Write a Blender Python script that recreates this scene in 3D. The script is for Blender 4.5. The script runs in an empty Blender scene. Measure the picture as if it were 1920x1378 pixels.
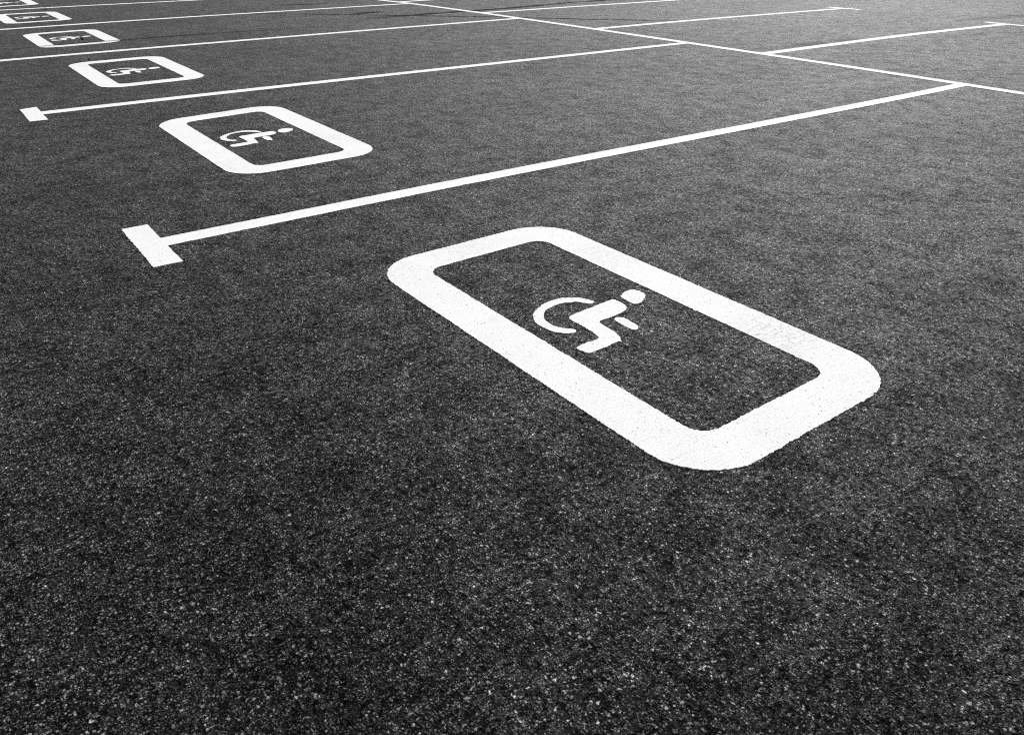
import bpy, math, random
from mathutils import Vector, Matrix, noise
from mathutils.geometry import tessellate_polygon

random.seed(7)
SC = bpy.context.scene
COL = SC.collection

# ------------------------------------------------------------------ camera
CAM_H = 1.0
F_PX, PITCH, YAW, ROLL = 1482.95, 0.511000, 0.941876, 0.0019675
cam = bpy.data.cameras.new('camera')
cam.sensor_fit = 'HORIZONTAL'
cam.sensor_width = 36.0
cam.lens = F_PX / 1920 * 36.0
cam.clip_start = 0.05
cam.clip_end = 2000
co = bpy.data.objects.new('camera', cam)
COL.objects.link(co)
cp, sp, cy, sy = math.cos(PITCH), math.sin(PITCH), math.cos(YAW), math.sin(YAW)
fw = Vector((cp * cy, cp * sy, -sp))
rt = Vector((sy, -cy, 0))
up = rt.cross(fw)
r2 = math.cos(ROLL) * rt + math.sin(ROLL) * up
u2 = -math.sin(ROLL) * rt + math.cos(ROLL) * up
M = Matrix((r2, u2, -fw)).transposed().to_4x4()
M.translation = Vector((0, 0, CAM_H))
co.matrix_world = M
cam.dof.use_dof = True
cam.dof.focus_distance = 2.6
cam.dof.aperture_fstop = 14.0
SC.camera = co

# ------------------------------------------------------------------ world and sun (black-and-white photograph: neutral light)
SUN_EL, SUN_AZ = math.radians(40), math.radians(31)      # azimuth measured from +X towards +Y
world = bpy.data.worlds.new("World")
SC.world = world
world.use_nodes = True
wn = world.node_tree
wn.nodes.clear()
sky = wn.nodes.new('ShaderNodeTexSky')
sky.sky_type = 'NISHITA'
sky.sun_disc = False
sky.sun_elevation = SUN_EL
sky.sun_rotation = math.radians(90) - SUN_AZ
sky.dust_density = 3.0
bw = wn.nodes.new('ShaderNodeRGBToBW')
bg = wn.nodes.new('ShaderNodeBackground')
bg.inputs['Strength'].default_value = 0.15
wo = wn.nodes.new('ShaderNodeOutputWorld')
wn.links.new(sky.outputs['Color'], bw.inputs['Color'])
wn.links.new(bw.outputs['Val'], bg.inputs['Color'])
wn.links.new(bg.outputs['Background'], wo.inputs['Surface'])

sd = bpy.data.lights.new('sun', 'SUN')
sd.energy = 2.6
sd.angle = math.radians(0.5)
sd.color = (1, 1, 1)
so = bpy.data.objects.new('sun', sd)
COL.objects.link(so)
sdir = Vector((math.cos(SUN_EL) * math.cos(SUN_AZ), math.cos(SUN_EL) * math.sin(SUN_AZ), math.sin(SUN_EL)))
so.rotation_euler = sdir.to_track_quat('Z', 'Y').to_euler()
so.location = sdir * 50

SC.view_settings.view_transform = 'Standard'
SC.view_settings.look = 'None'
SC.view_settings.gamma = 1
SC.view_settings.use_curve_mapping = False
SC.view_settings.exposure = 0.18
SC.cycles.filter_width = 1.0
SC.cycles.sample_clamp_direct = 4.0
SC.cycles.use_denoising = False          # keep the grain of the asphalt


# ------------------------------------------------------------------ shader helpers
class NT:
    def __init__(self, name):
        self.mat = bpy.data.materials.new(name)
        self.mat.use_nodes = True
        self.t = self.mat.node_tree
        self.t.nodes.clear()
        self.out = self.t.nodes.new('ShaderNodeOutputMaterial')
        self.pos = self.t.nodes.new('ShaderNodeNewGeometry').outputs['Position']

    def link(self, a, b):
        if isinstance(a, (int, float)):
            b.default_value = a
        elif isinstance(a, tuple):
            b.default_value = a
        else:
            self.t.links.new(a, b)

    def math(self, op, a, b=0.0, c=None, clamp=False):
        n = self.t.nodes.new('ShaderNodeMath')
        n.operation = op
        n.use_clamp = clamp
        self.link(a, n.inputs[0])
        self.link(b, n.inputs[1])
        if c is not None:
            self.link(c, n.inputs[2])
        return n.outputs[0]

    def add(self, a, b): return self.math('ADD', a, b)
    def mul(self, a, b): return self.math('MULTIPLY', a, b)

    def vmath(self, op, a, b):
        n = self.t.nodes.new('ShaderNodeVectorMath')
        n.operation = op
        self.link(a, n.inputs[0])
        if op == 'SCALE':
            self.link(b, n.inputs['Scale'])
        else:
            self.link(b, n.inputs[1])
        return n.outputs['Value'] if op == 'DISTANCE' else n.outputs[0]

    def noise(self, scale, detail=3, rough=0.5, vec=None, color=False):
        n = self.t.nodes.new('ShaderNodeTexNoise')
        n.noise_dimensions = '2D'
        n.inputs['Scale'].default_value = scale
        n.inputs['Detail'].default_value = detail
        n.inputs['Roughness'].default_value = rough
        self.link(vec or self.pos, n.inputs['Vector'])
        return n.outputs['Color'] if color else n.outputs['Fac']

    def voronoi(self, scale, vec=None, feature='F1'):
        n = self.t.nodes.new('ShaderNodeTexVoronoi')
        n.voronoi_dimensions = '2D'
        n.feature = feature
        n.inputs['Scale'].default_value = scale
        self.link(vec or self.pos, n.inputs['Vector'])
        r = None
        if 'Color' in n.outputs and feature == 'F1':
            s = self.t.nodes.new('ShaderNodeSeparateColor')
            self.t.links.new(n.outputs['Color'], s.inputs[0])
            r = s.outputs[0]
            self.last_g = s.outputs[1]
        return n.outputs['Distance'], r

    def ramp(self, x, stops):
        n = self.t.nodes.new('ShaderNodeValToRGB')
        e = n.color_ramp.elements
        while len(e) < len(stops):
            e.new(0.5)
        for k, (p, v) in enumerate(stops):
            e[k].position = p
            e[k].color = (v, v, v, 1)
        self.link(x, n.inputs['Fac'])
        return n.outputs['Color']

    def rng(self, x, a, b, c=0.0, d=1.0, smooth=False):
        n = self.t.nodes.new('ShaderNodeMapRange')
        n.clamp = True
        if smooth:
            n.interpolation_type = 'SMOOTHSTEP'
        self.link(x, n.inputs['Value'])
        for k, v in zip(('From Min', 'From Max', 'To Min', 'To Max'), (a, b, c, d)):
            self.link(v, n.inputs[k])
        return n.outputs[0]

    def mix(self, f, a, b):           # scalar mix a->b
        return self.add(self.mul(a, self.math('SUBTRACT', 1.0, f)), self.mul(b, f))

    def bump(self, h, dist, strength=1.0):
        n = self.t.nodes.new('ShaderNodeBump')
        n.inputs['Strength'].default_value = strength
        n.inputs['Distance'].default_value = dist
        self.link(h, n.inputs['Height'])
        return n.outputs['Normal']

    def grey(self, v):
        n = self.t.nodes.new('ShaderNodeCombineColor')
        for k in range(3):
            self.link(v, n.inputs[k])
        return n.outputs[0]

    def bsdf(self, col, rough, normal=None, spec=0.5):
        n = self.t.nodes.new('ShaderNodeBsdfPrincipled')
        self.link(self.grey(col), n.inputs['Base Color'])
        self.link(rough, n.inputs['Roughness'])
        self.link(spec, n.inputs['Specular IOR Level'])
        if normal is not None:
            self.link(normal, n.inputs['Normal'])
        return n.outputs[0]

    def finish(self, shader):
        self.t.links.new(shader, self.out.inputs['Surface'])
        return self.mat


def grit(n):
    """aggregate of the asphalt: (stone height, stone random, fine height, fine random, warped position)"""
    w = n.vmath('SCALE', n.vmath('SUBTRACT', n.noise(160, 2, 0.5, color=True), (0.5, 0.5, 0.5)), 0.006)
    p = n.vmath('ADD', n.pos, w)
    d1, r1 = n.voronoi(190, p)
    d2, r2_ = n.voronoi(380, p)
    return d1, r1, d2, r2_, p


def asphalt_material():
    n = NT('asphalt')
    d1, r1, d2, r2_, p = grit(n)
    g1 = n.last_g
    fine = n.noise(260, 4, 0.7)
    mid = n.noise(75, 3, 0.7)
    clump = n.noise(24, 3, 0.7)
    coarse = n.noise(7.5, 4, 0.7)
    big = n.noise(1.3, 5, 0.62)
    huge = n.noise(0.22, 3, 0.55)
    # three sizes of aggregate in black binder: few large pale stones, more middling grit, fine sand
    d0, r0 = n.voronoi(118, p)
    s0 = n.mul(n.rng(d0, 0.36, 0.26), n.ramp(r0, [(0.0, 0.0), (0.92, 0.0), (0.94, 0.5), (1.0, 1.0)]))
    s1 = n.mul(n.rng(d1, 0.44, 0.34), n.ramp(r1, [(0.0, 0.02), (0.45, 0.05), (0.70, 0.16), (0.88, 0.50), (1.0, 1.0)]))
    s2 = n.mul(n.rng(d2, 0.46, 0.34), n.ramp(r2_, [(0.0, 0.01), (0.45, 0.04), (0.72, 0.20), (0.88, 0.60), (1.0, 1.0)]))
    stones = n.math('MAXIMUM', n.mul(s0, 0.80), n.math('MAXIMUM', n.mul(s1, 0.62), n.mul(s2, 0.52)))
    v = n.mul(n.rng(fine, 0.34, 0.66, 0.30, 1.70), n.rng(mid, 0.36, 0.64, 0.45, 1.55))
    v = n.mul(v, n.rng(clump, 0.32, 0.68, 0.84, 1.16))
    v = n.mul(v, n.rng(coarse, 0.30, 0.70, 0.95, 1.05))
    w = n.mul(n.rng(big, 0.32, 0.68, 0.84, 1.16), n.rng(huge, 0.30, 0.70, 0.92, 1.08))
    col = n.mul(n.add(0.0018, n.mul(n.mul(n.math('POWER', stones, 1.45), 0.30), v)), w)
    # relief in millimetres: rounded stones, chips between them, pores
    h = n.mul(s0, 0.7)
    h = n.add(h, n.mul(n.rng(d1, 0.05, 0.60, 1.0, 0.0, True), n.add(0.35, n.mul(r1, 1.5))))
    h = n.add(h, n.mul(n.rng(d2, 0.05, 0.60, 1.0, 0.0, True), n.add(0.10, n.mul(r2_, 0.75))))
    h = n.add(h, n.mul(fine, 0.5))
    h = n.add(h, n.mul(mid, 1.6))
    h = n.add(h, n.mul(clump, 1.0))
    h = n.math('MINIMUM', n.math('SUBTRACT', h, 3.3), 0.1)
    dn = n.t.nodes.new('ShaderNodeDisplacement')
    dn.inputs['Midlevel'].default_value = 0.0
    dn.inputs['Scale'].default_value = 0.001
    n.link(h, dn.inputs['Height'])
    n.t.links.new(dn.outputs[0], n.out.inputs['Displacement'])
    n.mat.displacement_method = 'BOTH'
    # gentle unevenness left by the roller
    nm = n.bump(n.add(n.add(n.mul(clump, 0.15), n.mul(coarse, 1.0)), n.mul(n.noise(2.6, 4, 0.65), 1.6)), 0.013, 1.0)
    # worn stone faces shine, soft binder does not; pore self-shading put into specular too
    spec = n.mul(n.mul(n.rng(fine, 0.36, 0.64, 0.3, 1.3), n.rng(mid, 0.37, 0.63, 0.15, 1.5)), n.rng(clump, 0.34, 0.66, 0.5, 1.2))
    spec = n.mul(spec, n.rng(stones, 0.0, 0.35, 0.15, 1.6))
    spec = n.mul(n.mul(spec, w), n.rng(coarse, 0.34, 0.66, 0.28, 0.86))
    rough = n.rng(r2_, 0, 1, 0.48, 0.64)
    return n.finish(n.bsdf(col, rough, nm, spec))


def paint_material(scuffs):
    n = NT('road_paint')
    d1, r1, d2, r2_, p = grit(n)
    fine = n.noise(150, 5, 0.7)
    dirt = n.noise(7, 6, 0.65)
    big = n.noise(1.7, 4, 0.6)
    col = n.mul(0.84, n.rng(dirt, 0.25, 0.62, 0.94, 1.0))
    col = n.mul(col, n.rng(n.noise(230, 4, 0.75), 0.34, 0.58, 0.70, 1.0))
    # scratches: long thin streaks in two directions, only in places
    def streak(ang, sx, sy, lo, hi, seed):
        m = n.t.nodes.new('ShaderNodeMapping')
        m.inputs['Rotation'].default_value = (0, 0, ang)
        m.inputs['Scale'].default_value = (sx, sy, 1)
        m.inputs['Location'].default_value = (seed, seed * 1.7, 0)
        n.link(n.pos, m.inputs['Vector'])
        return n.rng(n.noise(1.0, 3, 0.6, m.outputs[0]), lo, hi)
    s1 = streak(0.62, 9, 240, 0.66, 0.74, 3.0)
    s2 = streak(-0.55, 12, 260, 0.67, 0.75, 11.0)
    s3 = streak(1.35, 10, 230, 0.68, 0.76, 23.0)
    sc = n.math('MAXIMUM', n.math('MAXIMUM', s1, s2), s3)
    sc = n.mul(sc, n.rng(big, 0.42, 0.60, 0.0, 0.6))
    # scuffed places where tyres turned
    near = None
    for (x, y, r, a) in scuffs:
        d = n.vmath('DISTANCE', n.pos, (x, y, 0.0))
        f = n.mul(n.rng(d, r, r * 0.25), a)
        near = f if near is None else n.math('MAXIMUM', near, f)
    s4 = streak(0.35, 14, 330, 0.50, 0.60, 5.0)
    s5 = streak(0.75, 16, 300, 0.52, 0.62, 9.0)
    scuff = n.mul(n.mul(n.math('MAXIMUM', s4, s5), near), n.rng(n.noise(70, 4, 0.75), 0.42, 0.54))
    sc = n.math('MAXIMUM', sc, scuff)
    col = n.mul(col, n.math('SUBTRACT', 1.0, n.mul(sc, 0.42)))
    # pinholes where the paint missed deep pores
    pin = n.mul(n.rng(r2_, 0.92, 0.97), n.rng(d2, 0.42, 0.22))
    pin = n.mul(pin, n.rng(fine, 0.44, 0.58))
    pin2 = n.mul(n.rng(r1, 0.965, 0.985), n.rng(d1, 0.40, 0.20))
    pin = n.math('MAXIMUM', pin, pin2)
    col = n.mix(n.mul(pin, 0.85), col, 0.05)
    h = n.add(n.mul(n.rng(d1, 0.0, 0.65, 1.0, 0.0), 0.5), n.mul(fine, 0.5))
    h = n.math('SUBTRACT', h, n.mul(pin, 1.0))
    nm = n.bump(h, 0.0010, 0.35)
    return n.finish(n.bsdf(col, 0.75, nm, 0.12))


def rubber_material():
    n = NT('tyre_rubber')
    uv = n.t.nodes.new('ShaderNodeUVMap').outputs['UV']
    s = n.t.nodes.new('ShaderNodeSeparateXYZ')
    n.link(uv, s.inputs[0])
    u, v = s.outputs[0], s.outputs[1]
    across = n.math('SUBTRACT', 1.0, n.math('ABSOLUTE', n.math('MULTIPLY_ADD', v, 2.0, -1.0)))
    a = n.rng(across, 0.0, 0.7, smooth=True)
    a = n.mul(a, n.mul(n.rng(u, 0.0, 0.25, smooth=True), n.rng(u, 1.0, 0.75, smooth=True)))
    grain = n.mul(n.rng(n.noise(90, 5, 0.75), 0.30, 0.62), n.rng(n.noise(2.2, 4, 0.6), 0.30, 0.52))
    strength = n.t.nodes.new('ShaderNodeAttribute')
    strength.attribute_type = 'OBJECT'
    strength.attribute_name = 'rubber_density'
    a = n.math('MULTIPLY', n.mul(a, grain), strength.outputs['Fac'], clamp=True)
    b = n.bsdf(0.006, 0.9, n.bump(n.noise(180, 4, 0.7), 0.002, 0.8), 0.03)
    t = n.t.nodes.new('ShaderNodeBsdfTransparent')
    m = n.t.nodes.new('ShaderNodeMixShader')
    n.link(a, m.inputs[0])
    n.link(t.outputs[0], m.inputs[1])
    n.link(b, m.inputs[2])
    return n.finish(m.outputs[0])


def stone_material(name, v):
    n = NT(name)
    c = n.mul(v, n.rng(n.noise(400, 4, 0.6), 0.3, 0.7, 0.7, 1.3))
    return n.finish(n.bsdf(c, 0.7, n.bump(n.noise(600, 3, 0.6), 0.001, 0.6), 0.4))


ASPHALT = asphalt_material()
PAINT = paint_material([(1.745, 1.17, 0.17, 0.9), (1.42, 2.23, 0.17, 0.4), (1.12, 2.17, 0.12, 0.35),
                        (1.78, 1.90, 0.16, 0.6), (1.80, 4.05, 0.30, 0.5), (1.12, 3.75, 0.2, 0.3),
                        (4.62, 2.91, 0.35, 0.8), (1.13, 8.84, 0.16, 0.9), (1.70, 8.95, 0.16, 0.8),
                        (1.16, 7.45, 0.25, 0.4), (6.2, 3.05, 0.3, 0.5)])
RUBBER = rubber_material()


# ------------------------------------------------------------------ object helpers
def link_mesh(name, verts, faces, mat, parent=None, loc=(0, 0, 0), smooth=False):
    me = bpy.data.meshes.new(name)
    me.from_pydata([tuple(v) for v in verts], [], faces)
    me.update()
    me.materials.append(mat)
    if smooth:
        for p in me.polygons:
            p.use_smooth = True
    o = bpy.data.objects.new(name, me)
    COL.objects.link(o)
    o.location = loc
    if parent is not None:
        o.parent = parent
    return o


def empty(name, loc):
    o = bpy.data.objects.new(name, None)
    o.empty_display_size = 0.1
    COL.objects.link(o)
    o.location = loc
    return o


def tag(o, label, cat, group=None, kind=None):
    o['label'] = label
    o['category'] = cat
    if group:
        o['group'] = group
    if kind:
        o['kind'] = kind
    return o


def jitter(x, y, amp):
    """raggedness of a paint edge at a world point, metres"""
    p = Vector((x, y, 0.0))
    a = noise.noise(p * 9) * 0.7 + noise.noise(p * 60) * 0.7 + noise.noise(p * 190) * 1.3
    c = noise.noise(p * 31 + Vector((5, 9, 2)))
    if c > 0.30:
        a += (c - 0.30) * 9 * noise.noise(p * 120 + Vector((1, 1, 4)))
    return a * amp


def ragged(poly, step, amp, ox=0.0, oy=0.0):
    """resample a closed outline and roughen it along its normal; returns 2D points"""
    pts = []
    n = len(poly)
    for i in range(n):
        a, b = Vector(poly[i]), Vector(poly[(i + 1) % n])
        k = max(1, int((b - a).length / step))
        for j in range(k):
            pts.append(a.lerp(b, j / k))
    out = []
    m = len(pts)
    for i, p in enumerate(pts):
        t = (pts[(i + 1) % m] - pts[i - 1])
        if t.length > 1e-9:
            t.normalize()
        nn = Vector((t.y, -t.x))
        out.append(p + nn * jitter(p.x + ox, p.y + oy, amp))
    return out


def smooth_poly(poly, sub=5):
    """closed Catmull-Rom through the traced outline"""
    out = []
    n = len(poly)
    P = [Vector(p) for p in poly]
    for i in range(n):
        p0, p1, p2, p3 = P[i - 1], P[i], P[(i + 1) % n], P[(i + 2) % n]
        # keep sharp turns sharp
        for j in range(sub):
            t = j / sub
            out.append(0.5 * ((2 * p1) + (p2 - p0) * t + (2 * p0 - 5 * p1 + 4 * p2 - p3) * t * t
                              + (3 * p1 - p0 - 3 * p2 + p3) * t ** 3))
    return out


def slab(name, loops, z, mat, parent, loc):
    """a film of paint: top face with holes, low edges running down into the asphalt"""
    V, faces = [], []
    flat = []
    tess = tessellate_polygon([[Vector((p.x, p.y, 0)) for p in lp] for lp in loops])
    for lp in loops:
        flat += lp
    N = len(flat)
    V = [(p.x, p.y, z) for p in flat] + [(p.x, p.y, -0.0035) for p in flat]
    for t in tess:
        a, b, c = (flat[k] for k in t)
        if (b - a).cross(c - a) < 0:
            t = (t[0], t[2], t[1])
        faces.append(tuple(t))
    s = 0
    for li, lp in enumerate(loops):
        m = len(lp)
        area = sum(lp[i].x * lp[(i + 1) % m].y - lp[(i + 1) % m].x * lp[i].y for i in range(m))
        ccw = (area > 0) == (li == 0)
        for i in range(m):
            a, b = s + i, s + (i + 1) % m
            faces.append((a, a + N, b + N, b) if ccw else (b, b + N, a + N, a))
        s += m
    return link_mesh(name, V, faces, mat, parent, loc)


def catmull_path(pts, step):
    P = [Vector(p) for p in pts]
    out = []
    for i in range(len(P) - 1):
        p1, p2 = P[i], P[i + 1]
        p0 = P[i - 1] if i else p1 * 2 - p2
        p3 = P[i + 2] if i + 2 < len(P) else p2 * 2 - p1
        k = max(2, int((p2 - p1).length / step))
        for j in range(k):
            t = j / k
            out.append(0.5 * ((2 * p1) + (p2 - p0) * t + (2 * p0 - 5 * p1 + 4 * p2 - p3) * t * t
                              + (3 * p1 - p0 - 3 * p2 + p3) * t ** 3))
    out.append(P[-1])
    return out


def stripe_outline(pts, width, step):
    c = catmull_path(pts, step)
    L, R = [], []
    for i, p in enumerate(c):
        t = (c[min(i + 1, len(c) - 1)] - c[max(i - 1, 0)]).normalized()
        nn = Vector((-t.y, t.x))
        L.append(p + nn * width / 2)
        R.append(p - nn * width / 2)
    return R + L[::-1]


def edge_params(y):
    d = max(1.0, y)
    return (0.0022 if d < 3.5 else 0.006 if d < 7 else 0.02), 0.0021


def stripe(name, pts, width, z, parent, base):
    step, amp = edge_params(min(p[1] for p in pts))
    o = stripe_outline(pts, width, 0.05)
    o = ragged(o, step, amp)
    o = [p - Vector(base[:2]) for p in o]
    return slab(name, [o], z, PAINT, parent, (0, 0, 0) if parent else base)


# ------------------------------------------------------------------ the setting: one sheet of asphalt to the horizon
def ground_sheet():
    """one sheet from under the photographer's feet to the horizon, fine where it is seen close, coarse far off"""
    import numpy as np
    rad = [0.0, 0.25, 0.45]
    r = 0.55
    while r < 17:
        rad.append(r)
        r += (1 + r * r) / 930.0
    while r < 900:
        rad.append(r)
        r *= 1.5
    mid, half = YAW, math.radians(52)
    fine = np.linspace(mid - half, mid + half, 1650)
    rest = np.linspace(mid + half, mid - half + 2 * math.pi, 130)[1:-1]
    ang = np.concatenate([fine, rest])
    R = np.array(rad[1:])
    na, nr = len(ang), len(R)
    X = np.outer(R, np.cos(ang))
    Y = np.outer(R, np.sin(ang))
    co_ = np.zeros((na * nr + 1, 3), np.float32)
    co_[1:, 0] = X.ravel()
    co_[1:, 1] = Y.ravel()
    i = np.arange(nr - 1)[:, None] * na
    j = np.arange(na)[None, :]
    k = (j + 1) % na
    q = np.stack([i + j, i + na + j, i + na + k, i + k], -1).reshape(-1, 4) + 1
    t = np.stack([np.zeros(na, int), j[0] + 1, k[0] + 1], -1)
    me = bpy.data.meshes.new('ground')
    me.vertices.add(len(co_))
    me.vertices.foreach_set('co', co_.ravel())
    loops = np.concatenate([q.ravel(), t.ravel()]).astype(np.int32)
    me.loops.add(len(loops))
    me.loops.foreach_set('vertex_index', loops)
    me.polygons.add(len(q) + len(t))
    starts = np.concatenate([np.arange(len(q)) * 4, len(q) * 4 + np.arange(len(t)) * 3]).astype(np.int32)
    me.polygons.foreach_set('loop_start', starts)
    me.polygons.foreach_set('use_smooth', np.ones(len(q) + len(t), bool))
    me.update(calc_edges=True)
    me.validate()
    me.materials.append(ASPHALT)
    o = bpy.data.objects.new('ground', me)
    COL.objects.link(o)
    return o


ground = ground_sheet()
ground['kind'] = 'structure'

# ------------------------------------------------------------------ bay lines
def bay_line(pts, width, cap, label, group, z):
    """stripe with a short cross bar (end cap) at its open end"""
    base = (pts[0][0], pts[0][1], 0)
    root = empty('bay_line', base)
    tag(root, label, 'bay line', group)
    stripe('stripe', pts, width, z, root, base)
    if cap:
        step, amp = edge_params(pts[0][1])
        o = ragged([Vector(c) for c in cap], step, amp)
        slab('end_cap', [[p - Vector(base[:2]) for p in o]], z + 0.0002, PAINT, root, (0, 0, 0))
    return root


GL = 'bay lines between the accessible parking spaces'
GR = 'bay lines beyond the long dividing line'
bay_line([(0.570, 2.922), (1.96, 2.936), (3.95, 2.915), (5.29, 2.900), (6.13, 2.905)], 0.094,
         [(0.481, 2.692), (0.576, 2.690), (0.577, 3.152), (0.483, 3.152)],
         'nearest white bay line, with the boldest cross bar at its left end', GL, 0.0008)
bay_line([(0.586, 5.634), (1.92, 5.657), (4.10, 5.648), (6.15, 5.632)], 0.098,
         [(0.496, 5.412), (0.590, 5.406), (0.594, 5.855), (0.497, 5.822)],
         'bay line with a small cross bar, between the second and third wheelchair emblems', GL, 0.0009)
bay_line([(0.600, 8.140), (1.6, 8.215), (2.89, 8.277), (4.5, 8.335), (6.18, 8.378)], 0.100,
         [(0.505, 7.91), (0.600, 7.91), (0.605, 8.36), (0.505, 8.36)],
         'bay line between the third and fourth wheelchair emblems from the front', GL, 0.0008)
bay_line([(0.600, 10.595), (0.944, 10.635), (2.4, 10.78), (3.84, 10.852), (6.12, 10.909)], 0.100,
         [(0.505, 10.37), (0.600, 10.37), (0.605, 10.82), (0.505, 10.82)],
         'thin white bay line between the fourth and fifth wheelchair emblems from the front', GL, 0.0009)
bay_line([(0.60, 13.02), (1.224, 13.085), (2.273, 13.165), (3.773, 13.212), (5.98, 13.25)], 0.100,
         [(0.505, 12.80), (0.600, 12.80), (0.605, 13.24), (0.505, 13.24)],
         'farthest white bay line on the left, running just below the top left emblem', GL, 0.0008)
bay_line([(10.385, 4.650), (9.5, 4.700), (8.43, 4.745), (7.3, 4.745), (6.17, 4.73)], 0.112,
         [(10.345, 4.40), (10.455, 4.40), (10.475, 4.89), (10.365, 4.89)],
         'nearest bay line beyond the dividing line, its thin cross bar touching the right edge', GR, 0.0008)
bay_line([(10.570, 6.880), (9.07, 6.962), (7.77, 7.015), (6.19, 7.015)], 0.112,
         [(10.545, 6.65), (10.665, 6.65), (10.64, 7.14), (10.52, 7.14)],
         'bay line beyond the dividing line, its whole thin cross bar in view at top', GR, 0.0009)
bay_line([(10.9, 9.10), (9.657, 9.138), (7.9, 9.18), (6.67, 9.190), (6.20, 9.20)], 0.112,
         [(10.9, 8.87), (10.97, 8.87), (10.97, 9.34), (10.9, 9.34)],
         'white bay line beyond the dividing line that starts beside the dark tyre mark', GR, 0.0008)
bay_line([(10.9, 11.3), (8.5, 11.29), (6.60, 11.255), (6.08, 11.20)], 0.112,
         [(10.9, 11.07), (10.97, 11.07), (10.97, 11.54), (10.9, 11.54)],
         'farthest white bay line beyond the dividing line, a short sliver at the top edge', GR, 0.0009)

base = (6.16, 4.7, 0)
dl = stripe('dividing_line', [(6.02, -1.0), (6.07, 1.2), (6.100, 2.478), (6.140, 3.387), (6.170, 4.66), (6.195, 6.6), (6.200, 8.544),
                              (6.132, 10.762), (6.045, 11.614), (5.93, 13.2), (5.80, 15.2)], 0.100, 0.0012, None, base)
tag(dl, 'long white dividing line slanting across the asphalt, joined by all the bay lines', 'dividing line')

# ------------------------------------------------------------------ wheelchair emblems
FX0, FX1, FY0, FY1 = 1.063, 1.839, 0.807, 2.288        # outline of the nearest frame, metres
IX0, IX1, IY0, IY1 = 1.206, 1.695, 0.940, 2.148


def rounded(x0, y0, x1, y1, r, k=14):
    out = []
    for cx, cyy, a0 in ((x1 - r, y1 - r, 0), (x0 + r, y1 - r, 90), (x0 + r, y0 + r, 180), (x1 - r, y0 + r, 270)):
        for j in range(k + 1):
            a = math.radians(a0 + 90 * j / k)
            out.append((cx + r * math.cos(a), cyy + r * math.sin(a)))
    return out


SYM_A = dict(
    wheel=[(1.491,1.628),(1.485,1.649),(1.473,1.670),(1.457,1.685),(1.439,1.698),(1.418,1.706),(1.392,1.709),(1.361,1.705),(1.331,1.695),(1.303,1.680),(1.285,1.666),(1.270,1.644),(1.260,1.622),(1.256,1.601),(1.257,1.579),(1.260,1.556),(1.267,1.536),(1.281,1.518),(1.295,1.507),(1.310,1.502),(1.317,1.507),(1.321,1.517),(1.313,1.527),(1.301,1.543),(1.291,1.560),(1.286,1.579),(1.288,1.601),(1.294,1.623),(1.309,1.646),(1.326,1.661),(1.347,1.670),(1.371,1.676),(1.394,1.677),(1.417,1.671),(1.432,1.662),(1.445,1.658),(1.453,1.646),(1.462,1.630),(1.475,1.618),(1.485,1.620)],
    figure=[(1.529,1.603),(1.549,1.600),(1.552,1.577),(1.552,1.558),(1.544,1.538),(1.531,1.526),(1.512,1.518),(1.480,1.515),(1.451,1.514),(1.429,1.516),(1.413,1.513),(1.406,1.498),(1.405,1.478),(1.404,1.452),(1.400,1.427),(1.395,1.409),(1.386,1.394),(1.378,1.384),(1.373,1.389),(1.345,1.388),(1.318,1.387),(1.290,1.387),(1.269,1.387),(1.258,1.392),(1.254,1.408),(1.253,1.430),(1.274,1.435),(1.298,1.436),(1.320,1.434),(1.339,1.437),(1.345,1.442),(1.348,1.459),(1.351,1.482),(1.353,1.508),(1.354,1.536),(1.352,1.558),(1.354,1.580),(1.359,1.588),(1.376,1.594),(1.399,1.596),(1.435,1.598),(1.480,1.600),(1.508,1.602)],
    arm=[(1.460,1.501),(1.471,1.502),(1.485,1.489),(1.487,1.479),(1.485,1.459),(1.484,1.437),(1.477,1.419),(1.465,1.411),(1.456,1.416),(1.451,1.432),(1.451,1.455),(1.453,1.481),(1.454,1.491)],
    head=[(1.583,1.604),(1.603,1.616),(1.624,1.622),(1.644,1.620),(1.655,1.606),(1.659,1.587),(1.654,1.569),(1.639,1.554),(1.616,1.540),(1.598,1.534),(1.581,1.535),(1.577,1.546),(1.577,1.569),(1.579,1.590)])
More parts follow.
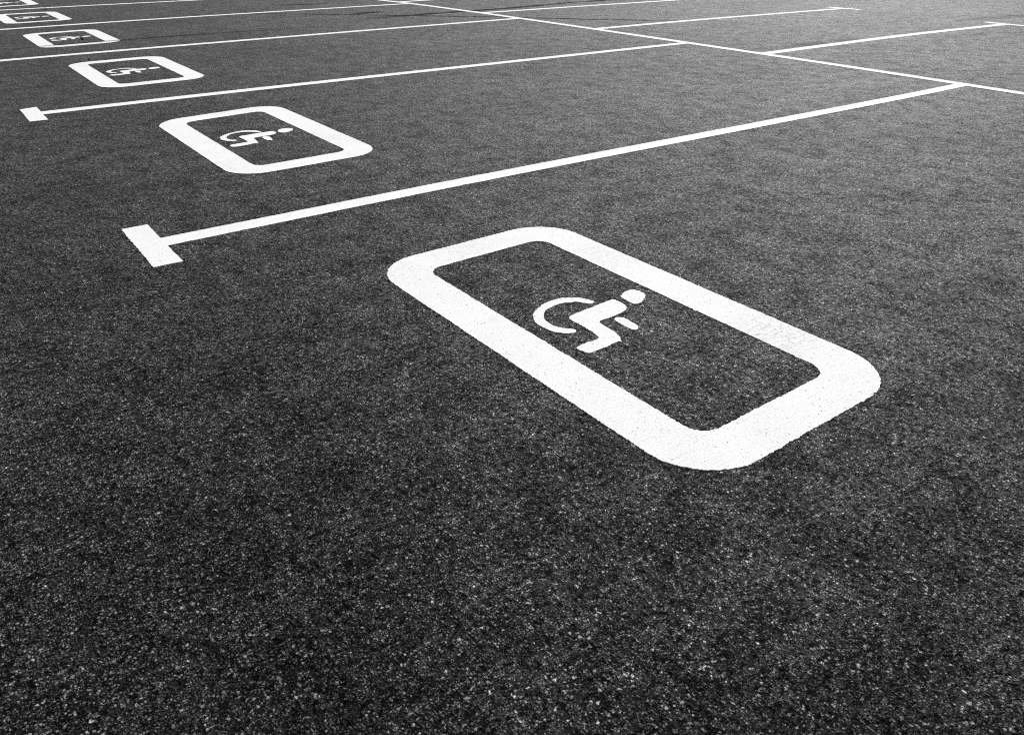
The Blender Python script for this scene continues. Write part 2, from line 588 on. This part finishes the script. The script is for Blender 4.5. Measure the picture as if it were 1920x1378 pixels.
SYM_B_WORLD = dict(
    wheel=[(1.484,4.392),(1.479,4.420),(1.462,4.444),(1.438,4.464),(1.404,4.474),(1.364,4.466),(1.330,4.454),(1.295,4.433),(1.267,4.403),(1.255,4.381),(1.249,4.344),(1.253,4.314),(1.263,4.292),(1.280,4.271),(1.298,4.264),(1.310,4.273),(1.304,4.291),(1.290,4.302),(1.283,4.325),(1.282,4.351),(1.289,4.377),(1.307,4.406),(1.330,4.429),(1.355,4.439),(1.381,4.442),(1.407,4.439),(1.436,4.422),(1.455,4.398),(1.471,4.382)],
    figure=[(1.492,4.370),(1.524,4.372),(1.544,4.366),(1.547,4.339),(1.542,4.318),(1.525,4.298),(1.497,4.286),(1.458,4.282),(1.426,4.279),(1.403,4.271),(1.396,4.234),(1.390,4.189),(1.384,4.160),(1.371,4.152),(1.358,4.157),(1.325,4.147),(1.288,4.142),(1.253,4.142),(1.242,4.160),(1.240,4.176),(1.251,4.194),(1.278,4.199),(1.315,4.202),(1.344,4.207),(1.348,4.246),(1.347,4.292),(1.344,4.337),(1.364,4.358),(1.388,4.359),(1.428,4.367)],
    head=[(1.568,4.360),(1.590,4.387),(1.616,4.394),(1.640,4.389),(1.654,4.367),(1.647,4.337),(1.626,4.315),(1.597,4.300),(1.578,4.300),(1.565,4.323)],
    arm=[(1.443,4.262),(1.458,4.272),(1.477,4.257),(1.477,4.230),(1.468,4.175),(1.458,4.170),(1.445,4.184),(1.439,4.214),(1.439,4.239)])


def mapper(xl, xr, n0, n1, f0, f1):
    """from the nearest frame's metres to another frame's: near and far edge heights at x=1.2 and x=1.65"""
    def f(p):
        x = xl + (p[0] - FX0) / (FX1 - FX0) * (xr - xl)
        s = (x - 1.2) / 0.45
        a, b = n0 + (n1 - n0) * s, f0 + (f1 - f0) * s
        return (x, a + (p[1] - FY0) / (FY1 - FY0) * (b - a))
    return f


E2 = (1.065, 1.831, 3.585, 3.603, 5.003, 5.062)


def unmap(p, q=E2):
    xl, xr, n0, n1, f0, f1 = q
    s = (p[0] - 1.2) / 0.45
    a, b = n0 + (n1 - n0) * s, f0 + (f1 - f0) * s
    return (FX0 + (p[0] - xl) / (xr - xl) * (FX1 - FX0), FY0 + (p[1] - a) / (b - a) * (FY1 - FY0))


SYM_B = {k: [unmap(p) for p in v] for k, v in SYM_B_WORLD.items()}
GE = 'wheelchair emblems painted in the parking spaces'
EMB = [
    ((1.064, 1.839, 0.805, 0.815, 2.280, 2.292), SYM_A,
     'largest and nearest white wheelchair emblem in a rounded frame, scuffed on its right side'),
    (E2, SYM_B, 'second wheelchair emblem from the front, in the space beyond the nearest bay line'),
    ((1.064, 1.813, 6.272, 6.305, 7.654, 7.690), SYM_B,
     'third wheelchair emblem from the front, just above the small cross bar at left'),
    ((1.062, 1.782, 8.770, 8.835, 10.060, 10.122), SYM_B,
     'fourth wheelchair emblem from the front, with a black speck beside its figure'),
    ((1.065, 1.782, 11.205, 11.265, 12.487, 12.515), SYM_B,
     'small far wheelchair emblem whose frame touches the left edge of the photo'),
    ((1.070, 1.792, 13.590, 13.705, 14.90, 14.95), SYM_B,
     'farthest wheelchair emblem, cut off in the top left corner of the photo'),
]
for q, sym, label in EMB:
    mp = mapper(*q)
    c = mp(((FX0 + FX1) / 2, (FY0 + FY1) / 2))
    base = (c[0], c[1], 0)
    step, amp = edge_params(q[2] + 0.01)
    off = Vector(base[:2])
    root = empty('wheelchair_emblem', base)
    tag(root, label, 'parking emblem', GE)

    def loop(poly):
        return [p - off for p in ragged([Vector(mp(p)) for p in poly], step, amp)]
    slab('frame', [loop(rounded(FX0, FY0, FX1, FY1, 0.172)), loop(rounded(IX0, IY0, IX1, IY1, 0.058)[::-1])],
         0.0008, PAINT, root, (0, 0, 0))
    fig = slab('seated_figure', [loop(smooth_poly(sym['figure']))], 0.0008, PAINT, root, (0, 0, 0))
    slab('head', [loop(smooth_poly(sym['head']))], 0.0008, PAINT, fig, (0, 0, 0))
    slab('arm', [loop(smooth_poly(sym['arm']))], 0.0009, PAINT, fig, (0, 0, 0))
    slab('wheel', [loop(smooth_poly(sym['wheel']))], 0.0010, PAINT, root, (0, 0, 0))

# ------------------------------------------------------------------ tyre marks
def tyre_mark(pts, width, density, label, z=0.0004):
    c = catmull_path(pts, 0.12)
    base = c[len(c) // 2]
    V, F, UV = [], [], []
    tot = len(c) - 1
    for i, p in enumerate(c):
        t = (c[min(i + 1, tot)] - c[max(i - 1, 0)]).normalized()
        nn = Vector((-t.y, t.x))
        w = width * (1 + 0.25 * noise.noise(Vector((p.x, p.y, 3.0)) * 1.3))
        for s in (-0.5, 0.0, 0.5):
            V.append((p.x + nn.x * w * s - base.x, p.y + nn.y * w * s - base.y, z))
            UV.append((i / tot, s + 0.5))
    for i in range(tot):
        for j in (0, 1):
            a = i * 3 + j
            F.append((a, a + 3, a + 4, a + 1) if False else (a + 1, a + 4, a + 3, a)[::-1])
    o = link_mesh('tyre_mark', V, F, RUBBER, None, (base.x, base.y, 0))
    uvl = o.data.uv_layers.new(name='UVMap')
    for lp in o.data.loops:
        uvl.data[lp.index].uv = UV[lp.vertex_index]
    o['rubber_density'] = density
    return tag(o, label, 'tyre mark', 'tyre marks on the asphalt')


tyre_mark([(4.3, 9.25), (4.75, 9.39), (5.56, 9.49), (6.15, 9.51), (6.89, 9.54), (7.4, 9.62), (8.04, 9.72), (8.79, 9.74), (9.9, 9.85)],
          0.20, 1.3, 'bold black tyre mark curving across the dividing line near the top')
tyre_mark([(3.2, 11.2), (4.24, 10.38), (4.72, 9.95), (5.13, 9.57), (5.59, 9.12), (5.95, 8.80), (6.37, 8.33), (6.87, 7.76), (7.37, 7.29), (7.81, 6.88), (8.3, 6.4)],
          0.11, 1.3, 'thin long tyre mark running on to cross the second right-hand bay line', 0.0005)
tyre_mark([(4.55, 9.95), (4.85, 10.02), (5.05, 10.06), (5.3, 10.1)], 0.20, 1.2,
          'short dark tyre smudge left of where the two curving tyre marks meet', 0.0006)
tyre_mark([(10.1, 5.25), (10.8, 5.12), (11.3, 5.05), (12.1, 4.97), (13, 4.9)], 0.40, 0.30,
          'broad faint tyre mark above the cross bar at the right edge')
tyre_mark([(0.2, 8.60), (0.74, 8.80), (1.08, 8.92), (1.77, 8.97), (2.4, 9.00), (3.15, 8.98), (4.2, 8.9)], 0.11, 0.8,
          'long faint tyre mark crossing the lower side of the fourth emblem', 0.0013)
tyre_mark([(5.9, 4.94), (6.55, 4.92), (6.94, 4.90), (7.43, 4.88), (8.2, 4.80)], 0.22, 0.30,
          'faint tyre mark just above the nearest bay line beyond the dividing line')
tyre_mark([(8.5, 4.48), (8.92, 4.41), (9.15, 4.36), (9.43, 4.27), (10.2, 4.0)], 0.15, 0.35,
          'faint tyre mark below the cross bar at the right edge')
tyre_mark([(0.35, 4.28), (0.57, 4.38), (0.78, 4.44), (1.02, 4.44)], 0.10, 0.30,
          'short faint tyre mark left of the second wheelchair emblem')
tyre_mark([(4.40, 11.74), (4.66, 11.66), (4.89, 11.62), (5.2, 11.6)], 0.16, 1.0,
          'short dark tyre smudge near the top edge, above the fourth bay line')

# ------------------------------------------------------------------ small things lying on the asphalt
def pebble(name, x, y, r, flat, mat, label, cat):
    V, F = [], []
    rings, segs = 6, 10
    for i in range(rings + 1):
        th = math.pi * i / rings
        for j in range(segs):
            ph = 2 * math.pi * j / segs
            d = Vector((math.sin(th) * math.cos(ph), math.sin(th) * math.sin(ph), math.cos(th)))
            k = r * (1 + 0.35 * noise.noise(d * 1.7 + Vector((x * 7, y * 3, 0))))
            V.append((d.x * k * 1.3, d.y * k, d.z * k * flat + r * flat * 0.8))
    for i in range(rings):
        for j in range(segs):
            a, b = i * segs + j, i * segs + (j + 1) % segs
            F.append((a, a + segs, b + segs, b))
    return tag(link_mesh(name, V, F, mat, None, (x, y, 0.0), True), label, cat)


BLACK = stone_material('black_stone', 0.012)
PALE = stone_material('pale_stone', 0.55)
pebble('pebble', 1.493, 9.235, 0.013, 0.7, BLACK, 'small black pebble inside the fourth emblem, beside its painted figure', 'pebble')
pebble('pebble', 1.27, 7.77, 0.009, 0.7, BLACK, 'tiny black pebble on the asphalt just above the third emblem', 'pebble')
pebble('pebble', 1.74, 12.94, 0.022, 0.45, PALE, 'pale flat pebble lying just under the farthest left bay line', 'pebble')
